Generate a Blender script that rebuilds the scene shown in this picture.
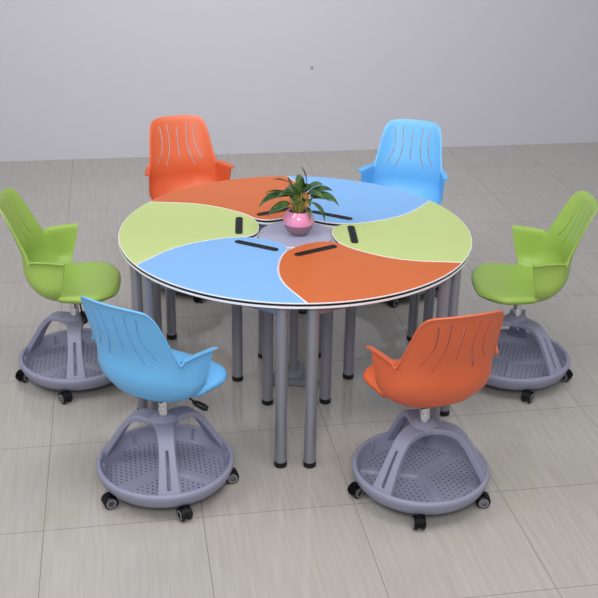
import bpy, bmesh, math, random
from mathutils import Vector, Matrix
from math import sin, cos, pi, radians as R, sqrt

for o in list(bpy.data.objects): bpy.data.objects.remove(o)
S = bpy.context.scene
C = S.collection

# ---------------------------------------------------------------- camera
F_PX, PITCH, ROLL, YAW, CAM_H, CAM_D = 1068.34, .4269, .0181, .0048, 2.4377, 4.4489
fwd = Vector((sin(YAW)*cos(PITCH), cos(YAW)*cos(PITCH), -sin(PITCH)))
rgt = Vector((cos(YAW), -sin(YAW), 0)); up = rgt.cross(fwd)
r2 = rgt*cos(ROLL)+up*sin(ROLL); u2 = -rgt*sin(ROLL)+up*cos(ROLL)
cam_d = bpy.data.cameras.new('camera'); cam = bpy.data.objects.new('camera', cam_d); C.objects.link(cam)
M = Matrix((r2, u2, -fwd)).transposed().to_4x4(); M.translation = Vector((0, -CAM_D, CAM_H)); cam.matrix_world = M
cam_d.sensor_width = 36; cam_d.lens = 36*F_PX/598
S.camera = cam

# ---------------------------------------------------------------- light
S.view_settings.view_transform = 'Standard'; S.view_settings.look = 'None'
S.view_settings.gamma = 1; S.view_settings.exposure = 0
w = bpy.data.worlds.new('studio'); S.world = w; w.use_nodes = True
w.node_tree.nodes['Background'].inputs[0].default_value = (.93, .95, 1, 1)
w.node_tree.nodes['Background'].inputs[1].default_value = .52
def area(name, loc, target, sx, sy, power, col=(1, 1, 1), spread=180):
    l = bpy.data.lights.new(name, 'AREA'); l.shape = 'RECTANGLE'; l.size = sx; l.size_y = sy
    l.energy = power; l.color = col; l.spread = R(spread)
    o = bpy.data.objects.new(name, l); C.objects.link(o); o.location = loc
    o.rotation_euler = (Vector(target)-Vector(loc)).to_track_quat('-Z', 'Y').to_euler()
    return o
area('softbox_front', (0, -4.9, 3.6), (0, -.6, .3), 1.8, 1.2, 108, (1, .99, .98))
area('softbox_left', (-2.7, -1.8, 3.5), (-.4, -.2, .3), 1.8, 1.4, 50, (1, .985, .97))
area('softbox_overhead', (.9, -1.7, 4.4), (.3, -.6, 0), 2.2, 1.6, 23, (1, .99, .98), 110)
area('softbox_wall', (-.2, -.2, 3.6), (-.2, 4.1, 1.1), 2.4, .6, 36, (.96, .965, 1), 110)

# ---------------------------------------------------------------- materials
def lin(c):
    return tuple((v/12.92 if v <= .04045 else ((v+.055)/1.055)**2.4) for v in (x/255 for x in c))
def mat(name, rgb, rough=.5, metal=0, spec=.5, bump=0, bscale=300, coat=0, var=0):
    m = bpy.data.materials.new(name); m.use_nodes = True
    nt = m.node_tree; b = nt.nodes['Principled BSDF']
    col = lin(rgb)+(1,)
    b.inputs['Base Color'].default_value = col
    b.inputs['Roughness'].default_value = rough; b.inputs['Metallic'].default_value = metal
    b.inputs['Specular IOR Level'].default_value = spec; b.inputs['Coat Weight'].default_value = coat
    tc = nt.nodes.new('ShaderNodeTexCoord'); n = nt.nodes.new('ShaderNodeTexNoise')
    n.inputs['Scale'].default_value = bscale; n.inputs['Detail'].default_value = 2
    nt.links.new(tc.outputs['Object'], n.inputs['Vector'])
    if var:
        mx = nt.nodes.new('ShaderNodeMix'); mx.data_type = 'RGBA'
        mx.inputs['A'].default_value = tuple(v*(1-var) for v in col[:3])+(1,)
        mx.inputs['B'].default_value = tuple(min(1, v*(1+var)) for v in col[:3])+(1,)
        nt.links.new(n.outputs['Fac'], mx.inputs['Factor']); nt.links.new(mx.outputs['Result'], b.inputs['Base Color'])
    bp = nt.nodes.new('ShaderNodeBump'); bp.inputs['Strength'].default_value = bump; bp.inputs['Distance'].default_value = .001
    nt.links.new(n.outputs['Fac'], bp.inputs['Height']); nt.links.new(bp.outputs['Normal'], b.inputs['Normal'])
    return m
MT = {
 'chair_orange': mat('orange_plastic', (212, 98, 57), .42, bump=.15, bscale=900, var=.02),
 'chair_blue': mat('blue_plastic', (104, 178, 232), .42, bump=.15, bscale=900, var=.02),
 'chair_green': mat('green_plastic', (158, 190, 88), .42, bump=.15, bscale=900, var=.02),
 'top_orange': mat('orange_laminate', (206, 104, 48), .42, spec=.35, bump=.05, var=.02, bscale=120),
 'top_blue': mat('blue_laminate', (130, 182, 238), .42, spec=.35, bump=.05, var=.02, bscale=120),
 'top_green': mat('lime_laminate', (193, 210, 134), .42, spec=.35, bump=.05, var=.02, bscale=120),
 'white_edge': mat('white_edge_banding', (240, 240, 244), .35),
 'black': mat('black_rubber', (20, 20, 24), .45, bump=.2, spec=.35),
 'slot_inner': mat('dark_grey_plastic', (26, 28, 32), .5, spec=.25),
 'grey_base': mat('lavender_grey_plastic', (140, 141, 163), .5, bump=.6, bscale=700, var=.04),
 'hole': mat('dark_perforation', (48, 46, 60), .9),
 'leg': mat('grey_painted_steel', (145, 145, 155), .32, metal=.45, bump=.03),
 'chrome': mat('chrome', (215, 215, 220), .12, metal=1),
 'disc': mat('pale_grey_laminate', (172, 172, 200), .4, var=.02, bscale=100),
 'cast': mat('cast_grey_metal', (128, 128, 140), .55, bump=.8, bscale=120, var=.25),
 'hubring': mat('grey_wheel_ring', (125, 125, 130), .4),
 'pot_pink': mat('pink_glazed_ceramic', (238, 150, 192), .12, coat=.6),
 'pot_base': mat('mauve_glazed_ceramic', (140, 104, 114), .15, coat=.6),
 'soil': mat('dark_soil', (50, 36, 26), .9, bump=1, bscale=150, var=.4),
 'stem': mat('yellow_green_stem', (150, 150, 70), .5, var=.2, bscale=60),
}
def leafmat():
    m = mat('leaf_green', (62, 98, 40), .35, bump=.2, bscale=60)
    nt = m.node_tree; b = nt.nodes['Principled BSDF']; n = nt.nodes['Noise Texture']; n.inputs['Scale'].default_value = 22
    cr = nt.nodes.new('ShaderNodeValToRGB')
    cr.color_ramp.elements[0].position = .35; cr.color_ramp.elements[0].color = lin((34, 66, 30))+(1,)
    cr.color_ramp.elements[1].position = .7; cr.color_ramp.elements[1].color = lin((92, 124, 64))+(1,)
    nt.links.new(n.outputs['Fac'], cr.inputs['Fac']); nt.links.new(cr.outputs['Color'], b.inputs['Base Color'])
    return m
MT['leaf'] = leafmat()

TILE_A = 1.7406 - pi/2          # the tile grid and the wall are turned by this angle
def floor_mat():
    m = bpy.data.materials.new('glossy_floor_tiles'); m.use_nodes = True
    nt = m.node_tree; N = nt.nodes; L = nt.links; b = N['Principled BSDF']
    tc = N.new('ShaderNodeTexCoord'); mp = N.new('ShaderNodeMapping'); mp.vector_type = 'TEXTURE'
    mp.inputs['Rotation'].default_value = (0, 0, TILE_A)
    L.new(tc.outputs['Object'], mp.inputs['Vector'])
    # tiles: x lines at -1.105+.5875k , y lines at -1.03+.5875k
    sx = N.new('ShaderNodeSeparateXYZ'); L.new(mp.outputs['Vector'], sx.inputs[0])
    def math_(op, a, b_=None, c=None):
        n = N.new('ShaderNodeMath'); n.operation = op
        for i, v in enumerate((a, b_, c)):
            if v is None: continue
            if isinstance(v, (int, float)): n.inputs[i].default_value = v
            else: L.new(v, n.inputs[i])
        return n.outputs[0]
    def line(v, off):
        s = math_('DIVIDE', math_('ADD', v, off), .5895)
        f = math_('FRACT', s)
        d = math_('MINIMUM', f, math_('SUBTRACT', 1.0, f))
        return d, math_('FLOOR', s)
    dx, ix = line(sx.outputs['X'], 1.105+5.895); dy, iy = line(sx.outputs['Y'], 1.03+5.895)
    d = math_('MINIMUM', dx, dy)
    grout = math_('LESS_THAN', d, .0022)
    comb = N.new('ShaderNodeCombineXYZ'); L.new(ix, comb.inputs[0]); L.new(iy, comb.inputs[1])
    wn = N.new('ShaderNodeTexWhiteNoise'); L.new(comb.outputs[0], wn.inputs['Vector'])
    # fine streaks running along the tiles
    st = N.new('ShaderNodeMapping'); st.inputs['Scale'].default_value = (70, 3.5, 1); L.new(mp.outputs['Vector'], st.inputs['Vector'])
    n1 = N.new('ShaderNodeTexNoise'); n1.inputs['Scale'].default_value = 1; n1.inputs['Detail'].default_value = 4; L.new(st.outputs['Vector'], n1.inputs['Vector'])
    n2 = N.new('ShaderNodeTexNoise'); n2.inputs['Scale'].default_value = 1.3; n2.inputs['Detail'].default_value = 3; L.new(mp.outputs['Vector'], n2.inputs['Vector'])
    cr = N.new('ShaderNodeValToRGB'); L.new(n1.outputs['Fac'], cr.inputs['Fac'])
    cr.color_ramp.elements[0].position = .3; cr.color_ramp.elements[0].color = lin((168, 163, 157))+(1,)
    cr.color_ramp.elements[1].position = .72; cr.color_ramp.elements[1].color = lin((179, 174, 168))+(1,)
    hv = N.new('ShaderNodeHueSaturation'); L.new(cr.outputs['Color'], hv.inputs['Color'])
    val = math_('ADD', math_('MULTIPLY', wn.outputs['Value'], .03), math_('MULTIPLY_ADD', n2.outputs['Fac'], .08, .945))
    L.new(val, hv.inputs['Value'])
    mx = N.new('ShaderNodeMix'); mx.data_type = 'RGBA'; L.new(grout, mx.inputs['Factor'])
    L.new(hv.outputs['Color'], mx.inputs['A']); mx.inputs['B'].default_value = lin((122, 116, 110))+(1,)
    L.new(mx.outputs['Result'], b.inputs['Base Color'])
    b.inputs['Specular IOR Level'].default_value = .42
    ro = math_('MULTIPLY_ADD', n1.outputs['Fac'], .10, .04); L.new(ro, b.inputs['Roughness'])
    bp = N.new('ShaderNodeBump'); bp.inputs['Strength'].default_value = .04; bp.inputs['Distance'].default_value = .001
    L.new(n1.outputs['Fac'], bp.inputs['Height']); L.new(bp.outputs['Normal'], b.inputs['Normal'])
    return m
def wall_mat(mark):
    m = mat('matte_pale_grey_paint', (196, 195, 202), .85, bump=.3, bscale=90)
    nt = m.node_tree; N = nt.nodes; L = nt.links; b = N['Principled BSDF']
    g = N.new('ShaderNodeNewGeometry'); vm = N.new('ShaderNodeVectorMath'); vm.operation = 'DISTANCE'
    L.new(g.outputs['Position'], vm.inputs[0]); vm.inputs[1].default_value = mark
    lt = N.new('ShaderNodeMath'); lt.operation = 'LESS_THAN'; L.new(vm.outputs['Value'], lt.inputs[0]); lt.inputs[1].default_value = .014
    mx = N.new('ShaderNodeMix'); mx.data_type = 'RGBA'; L.new(lt.outputs[0], mx.inputs['Factor'])
    mx.inputs['A'].default_value = lin((196, 195, 202))+(1,); mx.inputs['B'].default_value = lin((150, 150, 155))+(1,)
    L.new(mx.outputs['Result'], b.inputs['Base Color'])
    return m

# ---------------------------------------------------------------- helpers
def link(name, bm, mats, parent=None, smooth=True, bevel=0, sharp=35):
    me = bpy.data.meshes.new(name); bmesh.ops.recalc_face_normals(bm, faces=bm.faces); bm.to_mesh(me); bm.free()
    for m in (mats if isinstance(mats, (list, tuple)) else [mats]): me.materials.append(m)
    if smooth:
        for p in me.polygons: p.use_smooth = True
        me.set_sharp_from_angle(angle=R(sharp))
    o = bpy.data.objects.new(name, me); C.objects.link(o)
    if parent: o.parent = parent
    if bevel:
        b = o.modifiers.new('bevel', 'BEVEL'); b.width = bevel; b.segments = 2; b.limit_method = 'ANGLE'; b.angle_limit = R(40); b.harden_normals = False
    return o
def thing(name, label, cat, loc=(0, 0, 0), rz=0, group=None):
    o = bpy.data.objects.new(name, None); C.objects.link(o); o.empty_display_size = .1
    o.location = loc; o.rotation_euler = (0, 0, rz); o['label'] = label; o['category'] = cat
    if group: o['group'] = group
    return o
def box(bm, c, s, rot=None, mi=0):
    r = bmesh.ops.create_cube(bm, size=1); vs = r['verts']
    bmesh.ops.scale(bm, vec=s, verts=vs)
    if rot: bmesh.ops.rotate(bm, cent=(0, 0, 0), matrix=rot, verts=vs)
    bmesh.ops.translate(bm, vec=c, verts=vs)
    for f in {f for v in vs for f in v.link_faces}: f.material_index = mi
def lathe(bm, prof, n=48, cap0=True, cap1=True, mi=0, off=(0, 0, 0), M=None):
    rings = []
    for r, z in prof:
        ring = []
        for i in range(n):
            v = Vector((r*cos(2*pi*i/n), r*sin(2*pi*i/n), z))
            if M: v = M @ v
            ring.append(bm.verts.new(v+Vector(off)))
        rings.append(ring)
    for a, b in zip(rings, rings[1:]):
        for i in range(n):
            f = bm.faces.new((a[i], a[(i+1) % n], b[(i+1) % n], b[i])); f.material_index = mi
    if cap0: f = bm.faces.new(rings[0][::-1]); f.material_index = mi
    if cap1: f = bm.faces.new(rings[-1]); f.material_index = mi
def tube(bm, pts, rad, n=12, mi=0, cap=True):
    pts = [Vector(p) for p in pts]; rings = []
    rads = rad if isinstance(rad, (list, tuple)) else [rad]*len(pts)
    prev = None
    for i, p in enumerate(pts):
        t = (pts[min(i+1, len(pts)-1)]-pts[max(i-1, 0)]).normalized()
        if prev is None:
            a = t.orthogonal().normalized()
        else:
            a = (prev-t*prev.dot(t)).normalized()
        prev = a; b = t.cross(a)
        rings.append([bm.verts.new(p+(a*cos(2*pi*k/n)+b*sin(2*pi*k/n))*rads[i]) for k in range(n)])
    for A, B in zip(rings, rings[1:]):
        for k in range(n):
            f = bm.faces.new((A[k], A[(k+1) % n], B[(k+1) % n], B[k])); f.material_index = mi
    if cap:
        f = bm.faces.new(rings[0][::-1]); f.material_index = mi
        f = bm.faces.new(rings[-1]); f.material_index = mi
def prism(bm, poly, z0, z1, mi=0):
    a = [bm.verts.new((x, y, z0)) for x, y in poly]; b = [bm.verts.new((x, y, z1)) for x, y in poly]
    n = len(poly)
    for i in range(n):
        f = bm.faces.new((a[i], a[(i+1) % n], b[(i+1) % n], b[i])); f.material_index = mi
    f = bm.faces.new(a[::-1]); f.material_index = mi
    f = bm.faces.new(b); f.material_index = mi
def catmull(P, n=6, closed=False):
    out = []; m = len(P)
    rng = range(m if closed else m-1)
    for i in rng:
        g = (lambda j: P[j % m]) if closed else (lambda j: P[max(0, min(m-1, j))])
        p0, p1, p2, p3 = g(i-1), g(i), g(i+1), g(i+2)
        for k in range(n):
            t = k/n
            out.append(tuple(.5*((2*b)+(-a+c)*t+(2*a-5*b+4*c-d)*t*t+(-a+3*b-3*c+d)*t**3) for a, b, c, d in zip(p0, p1, p2, p3)))
    if not closed: out.append(tuple(P[-1]))
    return out
def interp(x, xs, ys):
    if x <= xs[0]: return ys[0]
    for i in range(len(xs)-1):
        if x <= xs[i+1]:
            t = (x-xs[i])/(xs[i+1]-xs[i]); return ys[i]+(ys[i+1]-ys[i])*t
    return ys[-1]
def offset_poly(P, d):
    n = len(P); out = []
    for i in range(n):
        x0, y0 = P[i-1]; x1, y1 = P[i]; x2, y2 = P[(i+1) % n]
        e1 = Vector((x1-x0, y1-y0)).normalized(); e2 = Vector((x2-x1, y2-y1)).normalized()
        n1 = Vector((-e1.y, e1.x)); n2 = Vector((-e2.y, e2.x)); m = n1+n2
        if m.length < 1e-6: m = n1
        m.normalize(); k = d/max(.45, m.dot(n1))
        out.append((x1+m.x*k, y1+m.y*k))
    return out

# ---------------------------------------------------------------- room
WD = 3.66
ca, sa = cos(TILE_A), sin(TILE_A)
def room(x, y): return (x*ca-y*sa, x*sa+y*ca)      # tile-grid coordinates to world
bm = bmesh.new()
prism(bm, [room(-6, -7), room(6, -7), room(6, WD), room(-6, WD)], -.05, 0)
fl = link('floor', bm, floor_mat(), smooth=False); fl['kind'] = 'structure'
# where the small mark on the wall sits
def ray(px, py): return (fwd + r2*((px-299)/F_PX) - u2*((py-299)/F_PX))
wn = Vector((-sa, ca, 0)); o0 = Vector((0, -CAM_D, CAM_H))
d_ = ray(312, 68); mark = o0 + d_*((WD-o0.dot(wn))/d_.dot(wn))
bm = bmesh.new()
prism(bm, [room(-6, WD), room(6, WD), room(6, WD+.12), room(-6, WD+.12)], 0, 4.2)
wl = link('wall_back', bm, wall_mat(tuple(mark)), smooth=False); wl['kind'] = 'structure'

# ---------------------------------------------------------------- tables
PHI = .0647; RT = .7785; H = .75
E_ = [(.7785, 0), (.74, -1.4), (.70, -2.9), (.65, -5.2), (.60, -7.5), (.55, -9.5), (.50, -11.1), (.45, -12.4), (.40, -13.3), (.35, -13.9),
      (.30, -13.8), (.26, -12.3), (.225, -8.8), (.195, -2), (.176, 6), (.166, 15), (.163, 24), (.167, 33), (.181, 41.5), (.205, 46.3), (.235, 48.2)]
def table_outline():
    edge = [(r*cos(R(a)), r*sin(R(a))) for r, a in E_]
    e2 = [(r*cos(R(a+60)), r*sin(R(a+60))) for r, a in E_ if r >= .26 and a <= 0]
    e2 = e2[::-1]                                  # from inner to outer corner
    inner = catmull(edge+e2, 4)
    arc = [(RT*cos(R(60-i*2)), RT*sin(R(60-i*2))) for i in range(1, 30)]
    poly = inner+arc                               # clockwise
    return poly[::-1]                              # counter-clockwise
OUT = offset_poly(table_outline(), .0008)
GT = 'petal tables forming the round table'
def stadium(x0, y0, x1, y1, r, n=10):
    a = math.atan2(y1-y0, x1-x0); P = []
    for i in range(n+1): t = a+pi/2+pi*i/n; P.append((x0+r*cos(t), y0+r*sin(t)))
    for i in range(n+1): t = a-pi/2+pi*i/n; P.append((x1+r*cos(t), y1+r*sin(t)))
    return P
def ring_prism(bm, Po, Pi, z0, z1):
    n = len(Po); V = [[bm.verts.new((x, y, z)) for x, y in P] for P, z in ((Po, z0), (Po, z1), (Pi, z1), (Pi, z0))]
    for k in range(4):
        A, B = V[k], V[(k+1) % 4]
        for i in range(n): bm.faces.new((A[i], A[(i+1) % n], B[(i+1) % n], B[i]))
def pol(r, a): return (r*cos(R(a)), r*sin(R(a)))
LEGS = [pol(.742, 2.0), pol(.742, 52.8), pol(.262, 30.5)]
def make_table(label, col, k):
    t = thing('petal_table', label, 'table', (0, 0, 0), PHI-pi/2+k*pi/3, GT)
    bm = bmesh.new()
    P0 = OUT; P1 = offset_poly(OUT, .0012); Pt = offset_poly(OUT, .0032)
    prism(bm, P0, .7452, .7488); prism(bm, P0, .7262, .7350)
    prism(bm, P1, .7488, .7496)
    link('edge_band', bm, MT['white_edge'], t, smooth=False)
    bm = bmesh.new(); prism(bm, offset_poly(OUT, .0015), .7350, .7452)
    link('edge_groove', bm, MT['black'], t, smooth=False)
    bm = bmesh.new(); prism(bm, Pt, .7480, .7503)
    link('tabletop', bm, MT[col], t, smooth=False)
    # cable slot
    a = pol(.290, -1.2); b = pol(.253, 36.5)
    bm = bmesh.new(); ring_prism(bm, stadium(*a, *b, .0165), stadium(*a, *b, .0115), .7500, .7535)
    s = link('cable_slot', bm, MT['black'], t, bevel=.0012)
    bm = bmesh.new(); prism(bm, stadium(*a, *b, .0118), .7500, .7512)
    va, vb = Vector(a), Vector(b); ang = math.atan2(b[1]-a[1], b[0]-a[0])
    for q in (.12, .3, .5, .7, .88):
        c = va.lerp(vb, q); box(bm, (c.x, c.y, .7516), (.022, .014, .0016), Matrix.Rotation(ang, 3, 'Z'))
    link('socket_panel', bm, MT['slot_inner'], s)
    # under-frame
    bm = bmesh.new()
    for (i, j) in ((0, 1), (1, 2), (2, 0)):
        p, q = Vector(LEGS[i]), Vector(LEGS[j]); c = (p+q)/2; d = q-p
        box(bm, (c.x, c.y, .702), (d.length-.03, .022, .036), Matrix.Rotation(math.atan2(d.y, d.x), 3, 'Z'))
    link('under_frame', bm, MT['leg'], t, bevel=.003)
    for x, y in LEGS:
        bm = bmesh.new()
        lathe(bm, [(.0245, .022), (.0245, .712), (.034, .722), (.034, .7261)], 32, off=(x, y, 0))
        l = link('leg', bm, MT['leg'], t)
        bm = bmesh.new(); lathe(bm, [(.0235, 0), (.0265, .004), (.0265, .019), (.0255, .024), (.02, .0245)], 32, off=(x, y, 0))
        link('foot_cap', bm, MT['black'], l)
    bm = bmesh.new()
    x, y = pol(.752, 58.6); box(bm, (x, y, .713), (.02, .03, .014), Matrix.Rotation(R(58.6), 3, 'Z'))
    link('connector_clip', bm, MT['black'], t, bevel=.002)
    bm = bmesh.new()
    x, y = pol(.60, 47); box(bm, (x, y, .708), (.035, .02, .024), Matrix.Rotation(R(40), 3, 'Z'))
    link('fold_latch', bm, MT['black'], t, bevel=.002)
    return t
TN = [('orange petal table at the front right', 'top_orange'), ('lime green petal table at the right', 'top_green'),
      ('blue petal table at the back right, behind the plant', 'top_blue'), ('orange petal table at the back left, behind the plant', 'top_orange'),
      ('lime green petal table at the left', 'top_green'), ('blue petal table at the front left', 'top_blue')]
for k, (lb, c) in enumerate(TN): make_table(lb+' of the round group', c, k)

# centre table
t = thing('pedestal_table', 'small pale grey round pedestal table in the centre under the potted plant', 'table')
bm = bmesh.new(); lathe(bm, [(.150, .7135), (.1615, .7155), (.1625, .718), (.1625, .730), (.1605, .732)], 96)
link('edge_band', bm, MT['white_edge'], t)
bm = bmesh.new(); lathe(bm, [(.1605, .7315), (.1605, .7335), (.1595, .7345)], 96)
link('tabletop', bm, MT['disc'], t)
bm = bmesh.new(); lathe(bm, [(.021, .03), (.021, .695), (.06, .70), (.06, .7137)], 32)
link('pole', bm, MT['leg'], t)
bm = bmesh.new()
tri = []
for i in range(3):
    a = R(-155+120*i)
    for da, rr in ((-14, .125), (-6, .14), (6, .14), (14, .125)): tri.append((rr*cos(a+R(da)), rr*sin(a+R(da))))
    a2 = a+R(60); tri.append((.075*cos(a2), .075*sin(a2)))
prism(bm, tri, .004, .026)
lathe(bm, [(.05, .026), (.045, .04), (.03, .05)], 32)
for i in range(3):
    a = R(-155+120*i); lathe(bm, [(.016, 0), (.018, .006), (.018, .03), (.01, .036)], 20, off=(.118*cos(a), .118*sin(a), 0))
link('base', bm, MT['cast'], t, bevel=.003)

# ---------------------------------------------------------------- potted plant
PX, PY, PZ = .014, -.002, .7346
pl = thing('potted_plant', 'leafy green plant in a round glossy pink pot at the centre of the tables', 'plant', (PX, PY, PZ))
rp = .068
def zr(z): return sqrt(max(0, rp*rp-(z-.062)**2))
bm = bmesh.new()
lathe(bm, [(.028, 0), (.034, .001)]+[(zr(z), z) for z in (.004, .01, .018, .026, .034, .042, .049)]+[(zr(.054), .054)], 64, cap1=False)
lo = [(zr(z)+.0012, z) for z in (.054, .058, .064, .072, .082, .092, .102, .108)]
lathe(bm, [(zr(.054), .054)]+lo+[(.049, .112), (.046, .110), (.046, .09)], 64, cap0=False, cap1=False, mi=1)
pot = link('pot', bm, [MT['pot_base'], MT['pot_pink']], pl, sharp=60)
bm = bmesh.new(); lathe(bm, [(.05, .085), (.047, .098), (.02, .102)], 32)
link('soil', bm, MT['soil'], pl)
# leaves: (base dx, dy, dz) -> mid -> tip, width, in mm from the pot centre and its rim (z above the pot foot)
LV = [((-45, -10, 175), (-125, -25, 195), (-178, -40, 132), 34), ((-40, -35, 150), (-85, -60, 150), (-138, -75, 105), 36),
      ((-10, 0, 170), (-70, 0, 190), (-150, 10, 172), 38), ((-15, 10, 175), (-45, 5, 225), (-52, -5, 262), 40),
      ((0, -5, 165), (0, -10, 230), (14, -15, 268), 44), ((25, 10, 190), (42, 15, 250), (8, 10, 305), 16),
      ((-30, 20, 215), (-70, 25, 245), (-115, 25, 240), 14), ((25, 20, 180), (60, 25, 230), (105, 15, 222), 30),
      ((45, 0, 170), (125, -5, 205), (178, -25, 135), 34), ((50, -30, 155), (95, -60, 150), (115, -80, 85), 34),
      ((40, -20, 160), (85, -35, 190), (145, -50, 165), 30), ((-5, -35, 150), (-10, -60, 185), (-25, -85, 160), 34),
      ((20, -25, 155), (35, -50, 190), (50, -70, 150), 32), ((-20, 35, 170), (-40, 70, 200), (-60, 105, 175), 34),
      ((20, 35, 170), (45, 75, 200), (65, 110, 180), 34), ((0, 30, 180), (0, 60, 240), (-5, 70, 250), 34),
      ((-35, -20, 170), (-80, -10, 215), (-150, -15, 190), 30), ((40, 5, 175), (90, 20, 215), (150, 10, 195), 34), ((30, -10, 185), (75, -30, 215), (110, -40, 170), 30), ((-15, -20, 180), (-50, -40, 215), (-95, -55, 185), 30), ((5, 10, 185), (15, 5, 235), (32, 0, 225), 30), ((-5, -10, 180), (-20, -20, 220), (-28, -30, 225), 34), ((38, -22, 128), (50, -48, 122), (50, -66, 84), 12), ((-20, -15, 150), (-40, -30, 205), (-70, -45, 200), 30), ((10, 0, 190), (35, 5, 235), (50, 0, 200), 28)]
bs = bmesh.new(); bl = bmesh.new(); rnd = random.Random(4)
for (b, m, tp, wd) in LV:
    sc = .001*.98; b = Vector(b)*sc; m = Vector(m)*sc; tp = Vector(tp)*sc
    b.z += .008; m.z += .008; tp.z += .008
    s0 = Vector((b.x*.25, b.y*.25, .1)); s1 = s0.lerp(b, .5)+Vector((0, 0, .014))
    tube(bs, catmull([tuple(s0), tuple(s1), tuple(b)], 4), .0022, 6)
    n = 12; rows = []
    side0 = (tp-b).cross(Vector((0, 0, 1)));
    if side0.length < .012: side0 = Vector((1, .3, 0))
    side0.normalize(); roll = rnd.uniform(-.5, .5)
    for i in range(n+1):
        t_ = i/n; p = b*(1-t_)**2+m*2*t_*(1-t_)*1.0+tp*t_*t_
        tan = ((m-b)*(1-t_)+(tp-m)*t_).normalized()
        sd = (Matrix.Rotation(roll, 3, tan) @ side0); sd = (sd-tan*sd.dot(tan)).normalized(); nr = sd.cross(tan)
        wv = wd*sc*.64*(sin(pi*min(1, t_*1.02)**.8)**.75 if 0 < t_ < .98 else 0)+.0006
        rows.append([bl.verts.new(p+sd*wv*q+nr*(abs(q)*wv*.25+.001*sin(6*t_+q*3))) for q in (-1, -.5, 0, .5, 1)])
    for A, B in zip(rows, rows[1:]):
        for q in range(4): bl.faces.new((A[q], A[q+1], B[q+1], B[q]))
for i in range(10):
    a = i*2.4; r_ = .012+.012*(i % 3); x, y = r_*cos(a), r_*sin(a)
    tube(bs, [(x, y, .1), (x*1.4, y*1.4, .14), (x*1.9, y*1.9, .165+.004*i)], [.004, .003, .0015], 6)
link('stems', bs, MT['stem'], pl)
fo = link('foliage', bl, MT['leaf'], pl, sharp=70)
so = fo.modifiers.new('thick', 'SOLIDIFY'); so.thickness = .0008

# ---------------------------------------------------------------- chairs
def sup(th, a, b, e=.77):
    s, c = sin(th), cos(th)
    return a*math.copysign(abs(s)**e, s), -b*math.copysign(abs(c)**e, c)
def rimH(a):
    return interp(a, [0, 12, 20, 27, 31, 34.5, 37.5, 40, 43, 46, 49, 51.5, 54, 57, 60, 90], [.896, .895, .892, .886, .876, .858, .830, .798, .755, .715, .682, .658, .648, .658, .665, .671])
def shell_pt(th, z, ext):
    ad = abs(math.degrees(th))
    zc, zb = .60-.05*min(1, max(0, (ad-35)/35)), .430
    k = 1.0 if z >= zc else .2+.8*sqrt(max(0, 1-((zc-z)/(zc-zb))**2))
    a, b = .213, .205
    x, y = sup(th, a, b)
    hi = max(0, z-.60)
    # side walls lean out a touch, back leans back; back flattens as it rises
    x *= 1+.06*min(1, max(0, (z-.45)/.2))*(1 if ad > 50 else ad/50)
    back = max(0, 1-(ad/75)**2)
    tt = hi/.29
    y -= .078*tt**1.4*(.55+.45*back); x *= 1+.09*tt*tt
    lum = math.exp(-((z-.66)/.07)**2)*.008*back; y += lum
    # front edge of the arm slopes forward to the top
    if ext > 0: y += ext*(.018+.25*max(0, z-.47))
    if ad > 52:
        bl_ = min(1, max(0, (z-.52)/.12)); xl = (.177+(y+.141)*.27)*1.05
        x += (math.copysign(xl, x)-x)*bl_
    x *= k; y = y*k + (1-k)*(-.01)
    return x, y
def smooth_list(v, n):
    for _ in range(n): v = [v[0]]+[(v[i-1]+2*v[i]+v[i+1])/4 for i in range(1, len(v)-1)]+[v[-1]]
    return v
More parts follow.
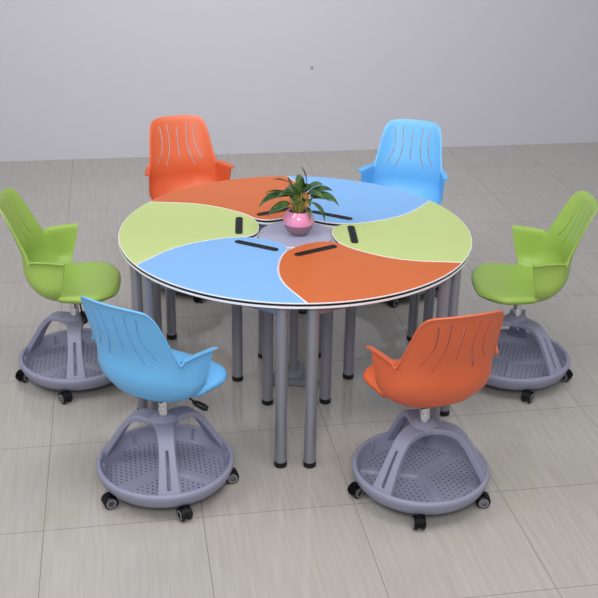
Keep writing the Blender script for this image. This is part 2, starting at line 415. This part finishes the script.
def make_shell():
    NT, NZ = 132, 46
    ths = [(-80+160*i/NT) for i in range(NT+1)]
    cols = [(-80, 1), (-80, .75), (-80, .5), (-80, .25)]+[(t_, 0) for t_ in ths]+[(80, .25), (80, .5), (80, .75), (80, 1)]
    hs = smooth_list([rimH(abs(t_)) for t_, e in cols], 2)
    bm = bmesh.new(); G = []
    for (td, ext), h in zip(cols, hs):
        col = []
        for j in range(NZ+1):
            w_ = j/NZ; z0 = .430
            w_ = w_**1.35
            z = z0+(h-z0)*w_
            x, y = shell_pt(R(td), z, ext)
            # outward lip along the rim
            near = max(0, 1-(h-z)/(.022 if abs(td) < 50 else .008))
            lipw = interp(abs(td), [0, 30, 49, 54, 92], [.006, .006, .006, .022, .024])
            d = Vector((x, y if abs(td) < 60 else y*.15)); d = d.normalized() if d.length else d
            x += d.x*lipw*near**1.6; y += d.y*lipw*near**1.6
            col.append(bm.verts.new((x, y, z)))
        G.append(col)
    for A, B in zip(G, G[1:]):
        for j in range(NZ): bm.faces.new((A[j], B[j], B[j+1], A[j+1]))
    me = bpy.data.meshes.new('tmp'); bmesh.ops.recalc_face_normals(bm, faces=bm.faces); bm.to_mesh(me); bm.free()
    o = bpy.data.objects.new('tmp', me); C.objects.link(o)
    s = o.modifiers.new('s', 'SOLIDIFY'); s.thickness = .0065; s.offset = 0; s.use_even_offset = False
    # slits
    cb = bmesh.new()
    base = [[(-.088, .872), (-.081, .80), (-.090, .745), (-.113, .698)], [(-.050, .884), (-.044, .80), (-.050, .735), (-.072, .672)],
            [(0, .862), (.002, .79), (0, .712)]]
    allp = base+[[(-x, z) for x, z in base[0]], [(-x, z) for x, z in base[1]]]
    for P in allp:
        P = [(x*1.12, z-.022-(.008 if z < .72 else 0)) for x, z in P]; Q = catmull(P, 6); hw = .0029
        L_, R_ = [], []
        for i, (x, z) in enumerate(Q):
            x0, z0 = Q[max(0, i-1)]; x1, z1 = Q[min(len(Q)-1, i+1)]
            d = Vector((x1-x0, z1-z0)).normalized(); n_ = Vector((-d.y, d.x))*hw
            L_.append((x+n_.x, z+n_.y)); R_.append((x-n_.x, z-n_.y))
        poly = L_+R_[::-1]
        a = [cb.verts.new((x, -.45, z)) for x, z in poly]; b = [cb.verts.new((x, -.12, z)) for x, z in poly]
        n = len(L_); N2 = len(poly)
        for i in range(N2): cb.faces.new((a[i], a[(i+1) % N2], b[(i+1) % N2], b[i]))
        for V in (a, b):
            for i in range(n-1): cb.faces.new((V[i], V[i+1], V[N2-2-i], V[N2-1-i]))
    bmesh.ops.recalc_face_normals(cb, faces=cb.faces)
    cm = bpy.data.meshes.new('cut'); cb.to_mesh(cm); cb.free(); co = bpy.data.objects.new('cut', cm); C.objects.link(co)
    bo = o.modifiers.new('b', 'BOOLEAN'); bo.operation = 'DIFFERENCE'; bo.object = co; bo.solver = 'EXACT'
    dg = bpy.context.evaluated_depsgraph_get(); dg.update()
    res = bpy.data.meshes.new_from_object(o.evaluated_get(dg))
    bpy.data.objects.remove(o); bpy.data.objects.remove(co)
    for p in res.polygons: p.use_smooth = True
    res.set_sharp_from_angle(angle=R(50))
    res.name = 'backrest_shell'; return res
def make_seat():
    bm = bmesh.new(); n = 96; rings = []
    def outl(s, inset=0):
        P = []
        for i in range(n):
            t_ = 2*pi*i/n; c, s_ = cos(t_), sin(t_)
            if s_ >= 0: x = (.206+.024*min(1, s_*2.5))*math.copysign(abs(c)**.60, c); y = .215*abs(s_)**.80
            else: x = .203*math.copysign(abs(c)**.77, c); y = -.205*abs(s_)**.77
            P.append((x*s, y*s))
        return P
    def ztop(x, y):
        return .500-.016*math.exp(-((x/.13)**2+((y+.03)/.14)**2))-.022*max(0, (y-.12)/.115)**2
    prof = [(0.06, 't', 0), (.25, 't', 0), (.45, 't', 0), (.65, 't', 0), (.82, 't', 0), (.92, 't', -.001), (.97, 't', -.005), (.995, 't', -.013), (1.0, 't', -.022),
            (.995, 'b', .476), (.97, 'b', .467), (.92, 'b', .461), (.8, 'b', .455), (.6, 'b', .451), (.3, 'b', .449)]
    for s, kd, v in prof:
        ring = []
        for x, y in outl(s):
            z = ztop(x, y)+v if kd == 't' else v+(.010 if kd == 'b' and y < 0 else 0)*0
            if kd == 'b' and y > .0: z -= 0
            ring.append(bm.verts.new((x, y, z)))
        rings.append(ring)
    for A, B in zip(rings, rings[1:]):
        for i in range(n): bm.faces.new((A[i], A[(i+1) % n], B[(i+1) % n], B[i]))
    bm.faces.new(rings[0]); bm.faces.new(rings[-1][::-1])
    # sink the rear half inside the shell
    for v in bm.verts:
        if v.co.y < -.03:
            f = min(1, (-.03-v.co.y)/.04); zz = v.co.z
            g = min(1, max(0, .51-zz)/.05)
            v.co.x *= 1-.10*f-.14*f*g
            v.co.y = -.03+(v.co.y+.03)*(1-.12*f-.14*f*g)
            if zz < .478: v.co.z = zz+f*.006
    bmesh.ops.recalc_face_normals(bm, faces=bm.faces)
    me = bpy.data.meshes.new('seat'); bm.to_mesh(me); bm.free()
    for p in me.polygons: p.use_smooth = True
    return me
SHELL, SEAT = make_shell(), make_seat()

def thick_grid(bm, P, skip, th):
    """P[i][j] points with normals; skip = set of quads left open; gives a closed solid with through holes"""
    nI, nJ = len(P), len(P[0])
    T = [[bm.verts.new(p) for p, n in row] for row in P]; B = [[bm.verts.new(p-n*th) for p, n in row] for row in P]
    q = {(i, j) for i in range(nI-1) for j in range(nJ-1)}-skip
    for i, j in q:
        bm.faces.new((T[i][j], T[i+1][j], T[i+1][j+1], T[i][j+1])); bm.faces.new((B[i][j], B[i][j+1], B[i+1][j+1], B[i+1][j]))
        for (di, dj), (a, b) in {(-1, 0): ((i, j), (i, j+1)), (1, 0): ((i+1, j+1), (i+1, j)), (0, -1): ((i+1, j), (i, j)), (0, 1): ((i, j+1), (i+1, j+1))}.items():
            if (i+di, j+dj) not in q:
                bm.faces.new((T[a[0]][a[1]], T[b[0]][b[1]], B[b[0]][b[1]], B[a[0]][a[1]]))
def base_frame_mesh():
    bm = bmesh.new()
    path = [(.030, .302), (.060, .306), (.094, .304), (.123, .296), (.148, .279), (.168, .256), (.184, .235), (.202, .206), (.219, .177), (.236, .148), (.252, .120), (.262, .098)]
    wid = [.040, .037, .034, .032, .031, .031, .032, .034, .037, .040, .044, .048]
    path2 = catmull(path, 3); wid2 = [w_[0] for w_ in catmull([(v, 0) for v in wid], 3)]
    for i in range(3):
        a = i*2*pi/3; rad = Vector((cos(a), sin(a), 0)); tn = Vector((-sin(a), cos(a), 0)); P = []
        for m_, ((r, z), hw) in enumerate(zip(path2, wid2)):
            r0, z0 = path2[max(0, m_-1)]; r1, z1 = path2[min(len(path2)-1, m_+1)]
            d = Vector((r1-r0, z1-z0)).normalized(); nr = rad*(-d.y)+Vector((0, 0, d.x))
            p = rad*r+Vector((0, 0, z))
            P.append([(p+tn*hw*q, nr) for q in (-1, -.62, -.15, .15, .62, 1)])
        n = len(P); skip = {(i_, 2) for i_ in range(int(n*.46), int(n*.86))}
        thick_grid(bm, P, skip, .024)
    lathe(bm, [(.050, .276), (.056, .286), (.055, .302), (.046, .310), (.036, .315), (.030, .319), (.027, .320), (.0205, .320)], 40)
    lathe(bm, [(.018, .255), (.026, .260), (.034, .282)], 32)
    return bm
def tray_mesh():
    bm = bmesh.new()
    prof = [(.0, .086), (.10, .082), (.20, .078), (.234, .078), (.242, .084), (.253, .134), (.2555, .140), (.262, .1425), (.270, .140), (.2745, .133), (.272, .118),
            (.262, .092), (.246, .074), (.225, .064), (.19, .060), (.0, .060)]
    n = 96
    prof = [(max(r*.985, .004), z-.022) for r, z in prof]
    lathe(bm, prof, n, True, True)
    # raised spokes on the floor between the arms
    for i in range(3):
        a = R(60+120*i)
        P = []
        for r in (.0, .06, .12, .18, .236):
            row = []
            for q, h in ((-1, 0), (-.55, 1), (.55, 1), (1, 0)):
                p = Vector((r*cos(a), r*sin(a), -.022+.086-.03*r+(.0085 if h else -.003)))+Vector((-sin(a), cos(a), 0))*q*.021
                row.append(bm.verts.new(p))
            P.append(row)
        for A, B in zip(P, P[1:]):
            for q in range(3): bm.faces.new((A[q], A[q+1], B[q+1], B[q]))
    TZ = -.022
    # small upright ribs on the inner wall
    for i in range(3):
        for da in (-30, 30):
            a = R(60+120*i+da)
            box(bm, (.241*cos(a), .241*sin(a), .088), (.012, .008, .05), Matrix.Rotation(a, 3, 'Z'))
    # perforations
    pitch = .0225
    for ix in range(-12, 13):
        for iy in range(-14, 15):
            x, y = ix*pitch+(iy % 2)*pitch/2, iy*pitch*.866
            r = sqrt(x*x+y*y); a = math.degrees(math.atan2(y, x)) % 120
            if r < .03 or r > .222: continue
            if abs(a-60) < math.degrees(math.asin(min(1, .027/r))) : continue
            if (min(a, 120-a) < 9 and .10 < r) and r > .19: continue
            z = interp(r, [0, .1, .2, .232], [.086, .082, .078, .078])+.0005+TZ
            vs = [bm.verts.new((x+(.0038)*cos(k*pi/4), y+(.0038)*sin(k*pi/4), z)) for k in range(8)]
            f = bm.faces.new(vs); f.material_index = 1
    return bm
def cyl_x(bm, c, r, w_, mi=0, n=28, rr=.004):
    Mx = Matrix.Rotation(pi/2, 3, 'Y')
    lathe(bm, [(r-rr, -w_/2), (r, -w_/2+rr), (r, w_/2-rr), (r-rr, w_/2)], n, mi=mi, off=c, M=Mx)
def caster_meshes():
    bm = bmesh.new()
    lathe(bm, [(.008, .030), (.008, .060)], 16)                        # stem
    # hood over the wheels
    prev = None
    rows = []
    for i in range(9):
        a = R(-35+i*(215/8)); r = .0285
        rows.append([bm.verts.new((x, r*cos(a+0)*1.0 if False else r*math.cos(a), .027+r*math.sin(a))) for x in (-.0215, -.008, .008, .0215)])
    for A, B in zip(rows, rows[1:]):
        for q in range(3): bm.faces.new((A[q], A[q+1], B[q+1], B[q]))
    r_ = bmesh.ops.solidify(bm, geom=[f for f in bm.faces if abs(f.calc_center_median().x) < .03 and len(f.verts) == 4 and f.calc_center_median().z > -1 and any(v in [x for rw in rows for x in rw] for v in f.verts)], thickness=.0025)
    box(bm, (0, 0, .036), (.011, .03, .03))
    w_ = bmesh.new()
    for s in (-1, 1):
        cyl_x(w_, (s*.0145, 0, .027), .027, .016)
        lathe(w_, [(.020, 0), (.020, .0016), (.014, .0020), (.0135, 0)], 28, mi=1, off=(s*.0225, 0, .027), M=Matrix.Rotation(s*pi/2, 3, 'Y'))
    return bm, w_

GC = 'swivel chairs around the round table group'
parts_cache = {}
def build_chair(label, col, cx, cy, face, base_rot, seed):
    """face = world angle the seat faces; base_rot = world angle of one arm of the base"""
    t = thing('swivel_chair', label, 'chair', (cx, cy, 0), R(face-90), GC)
    def add(name, me, rz=0, parent=None, loc=(0, 0, 0)):
        o = bpy.data.objects.new(name, me); C.objects.link(o); o.parent = parent or t
        o.rotation_euler = (0, 0, rz); o.location = loc; return o
    if not parts_cache:
        def grab(name, bm, mats, **k):
            o = link(name, bm, mats, **k); me = o.data; bpy.data.objects.remove(o); return me
        parts_cache['frame'] = grab('base_frame', base_frame_mesh(), MT['grey_base'], sharp=40)
        parts_cache['tray'] = grab('storage_tray', tray_mesh(), [MT['grey_base'], MT['hole']], sharp=50)
        cb, cw = caster_meshes()
        parts_cache['caster'] = grab('caster', cb, MT['black']); parts_cache['wheel'] = grab('wheel', cw, [MT['black'], MT['hubring']])
        bm = bmesh.new(); lathe(bm, [(.0205, .295), (.0205, .350), (.0195, .352), (.0190, .352), (.0190, .394)], 32, mi=0)
        parts_cache['post'] = grab('gas_post', bm, MT['chrome'])
        bm = bmesh.new(); box(bm, (0, -.01, .424), (.10, .13, .016)); box(bm, (0, 0, .412), (.06, .08, .014))
        lathe(bm, [(.0195, .394), (.026, .398), (.028, .410)], 24)
        parts_cache['mech'] = grab('seat_mechanism', bm, MT['black'])
        bm = bmesh.new(); tube(bm, [(.03, .02, .418), (.075, .037, .408), (.112, .050, .380)], .004, 10)
        P = [(.104, .047, .381), (.118, .053, .374), (.145, .064, .360), (.160, .070, .354)]
        tube(bm, P, [.006, .012, .014, .009], 14)
        parts_cache['lever'] = grab('height_lever', bm, MT['black'])
    for nm, src in (('seat', SEAT), ('backrest_shell', SHELL)):
        key = nm+col
        if key not in parts_cache:
            me = src.copy(); me.name = nm; me.materials.clear(); me.materials.append(MT[col]); parts_cache[key] = me
        add(nm, parts_cache[key])
    add('seat_mechanism', parts_cache['mech'])
    add('height_lever', parts_cache['lever'])
    add('gas_post', parts_cache['post'])
    br = R(base_rot)-R(face-90)
    f = add('base_frame', parts_cache['frame'], br)
    bv = f.modifiers.new('bevel', 'BEVEL'); bv.width = .004; bv.segments = 2; bv.limit_method = 'ANGLE'; bv.angle_limit = R(50)
    add('storage_tray', parts_cache['tray'], br)
    rn = random.Random(seed)
    for k in range(5):
        a = br+R(36+72*k); c = add('caster', parts_cache['caster'], a+pi/2+rn.uniform(-.9, .9), loc=(.258*cos(a), .258*sin(a), 0))
        add('wheel', parts_cache['wheel'], 0, c)
    return t
CH = [('blue swivel chair at the front left, its back to the viewer', 'chair_blue', -.497, -.88, 60, 40, 3),
      ('orange swivel chair at the front right, its back to the viewer', 'chair_orange', .507, -.897, 108, -132, 5),
      ('green swivel chair at the left end of the table, facing right', 'chair_green', -1.01, 0.0, 4, 159, 2),
      ('green swivel chair at the right end of the table, facing left', 'chair_green', 1.04, .07, 181, -46.5, 8),
      ('orange swivel chair behind the table, only its back and arms showing', 'chair_orange', -.575, 1.10, -69, 30, 6),
      ('blue swivel chair behind the table, only its back and arms showing', 'chair_blue', .575, 1.09, -106, 10, 7)]
for c in CH: build_chair(*c)
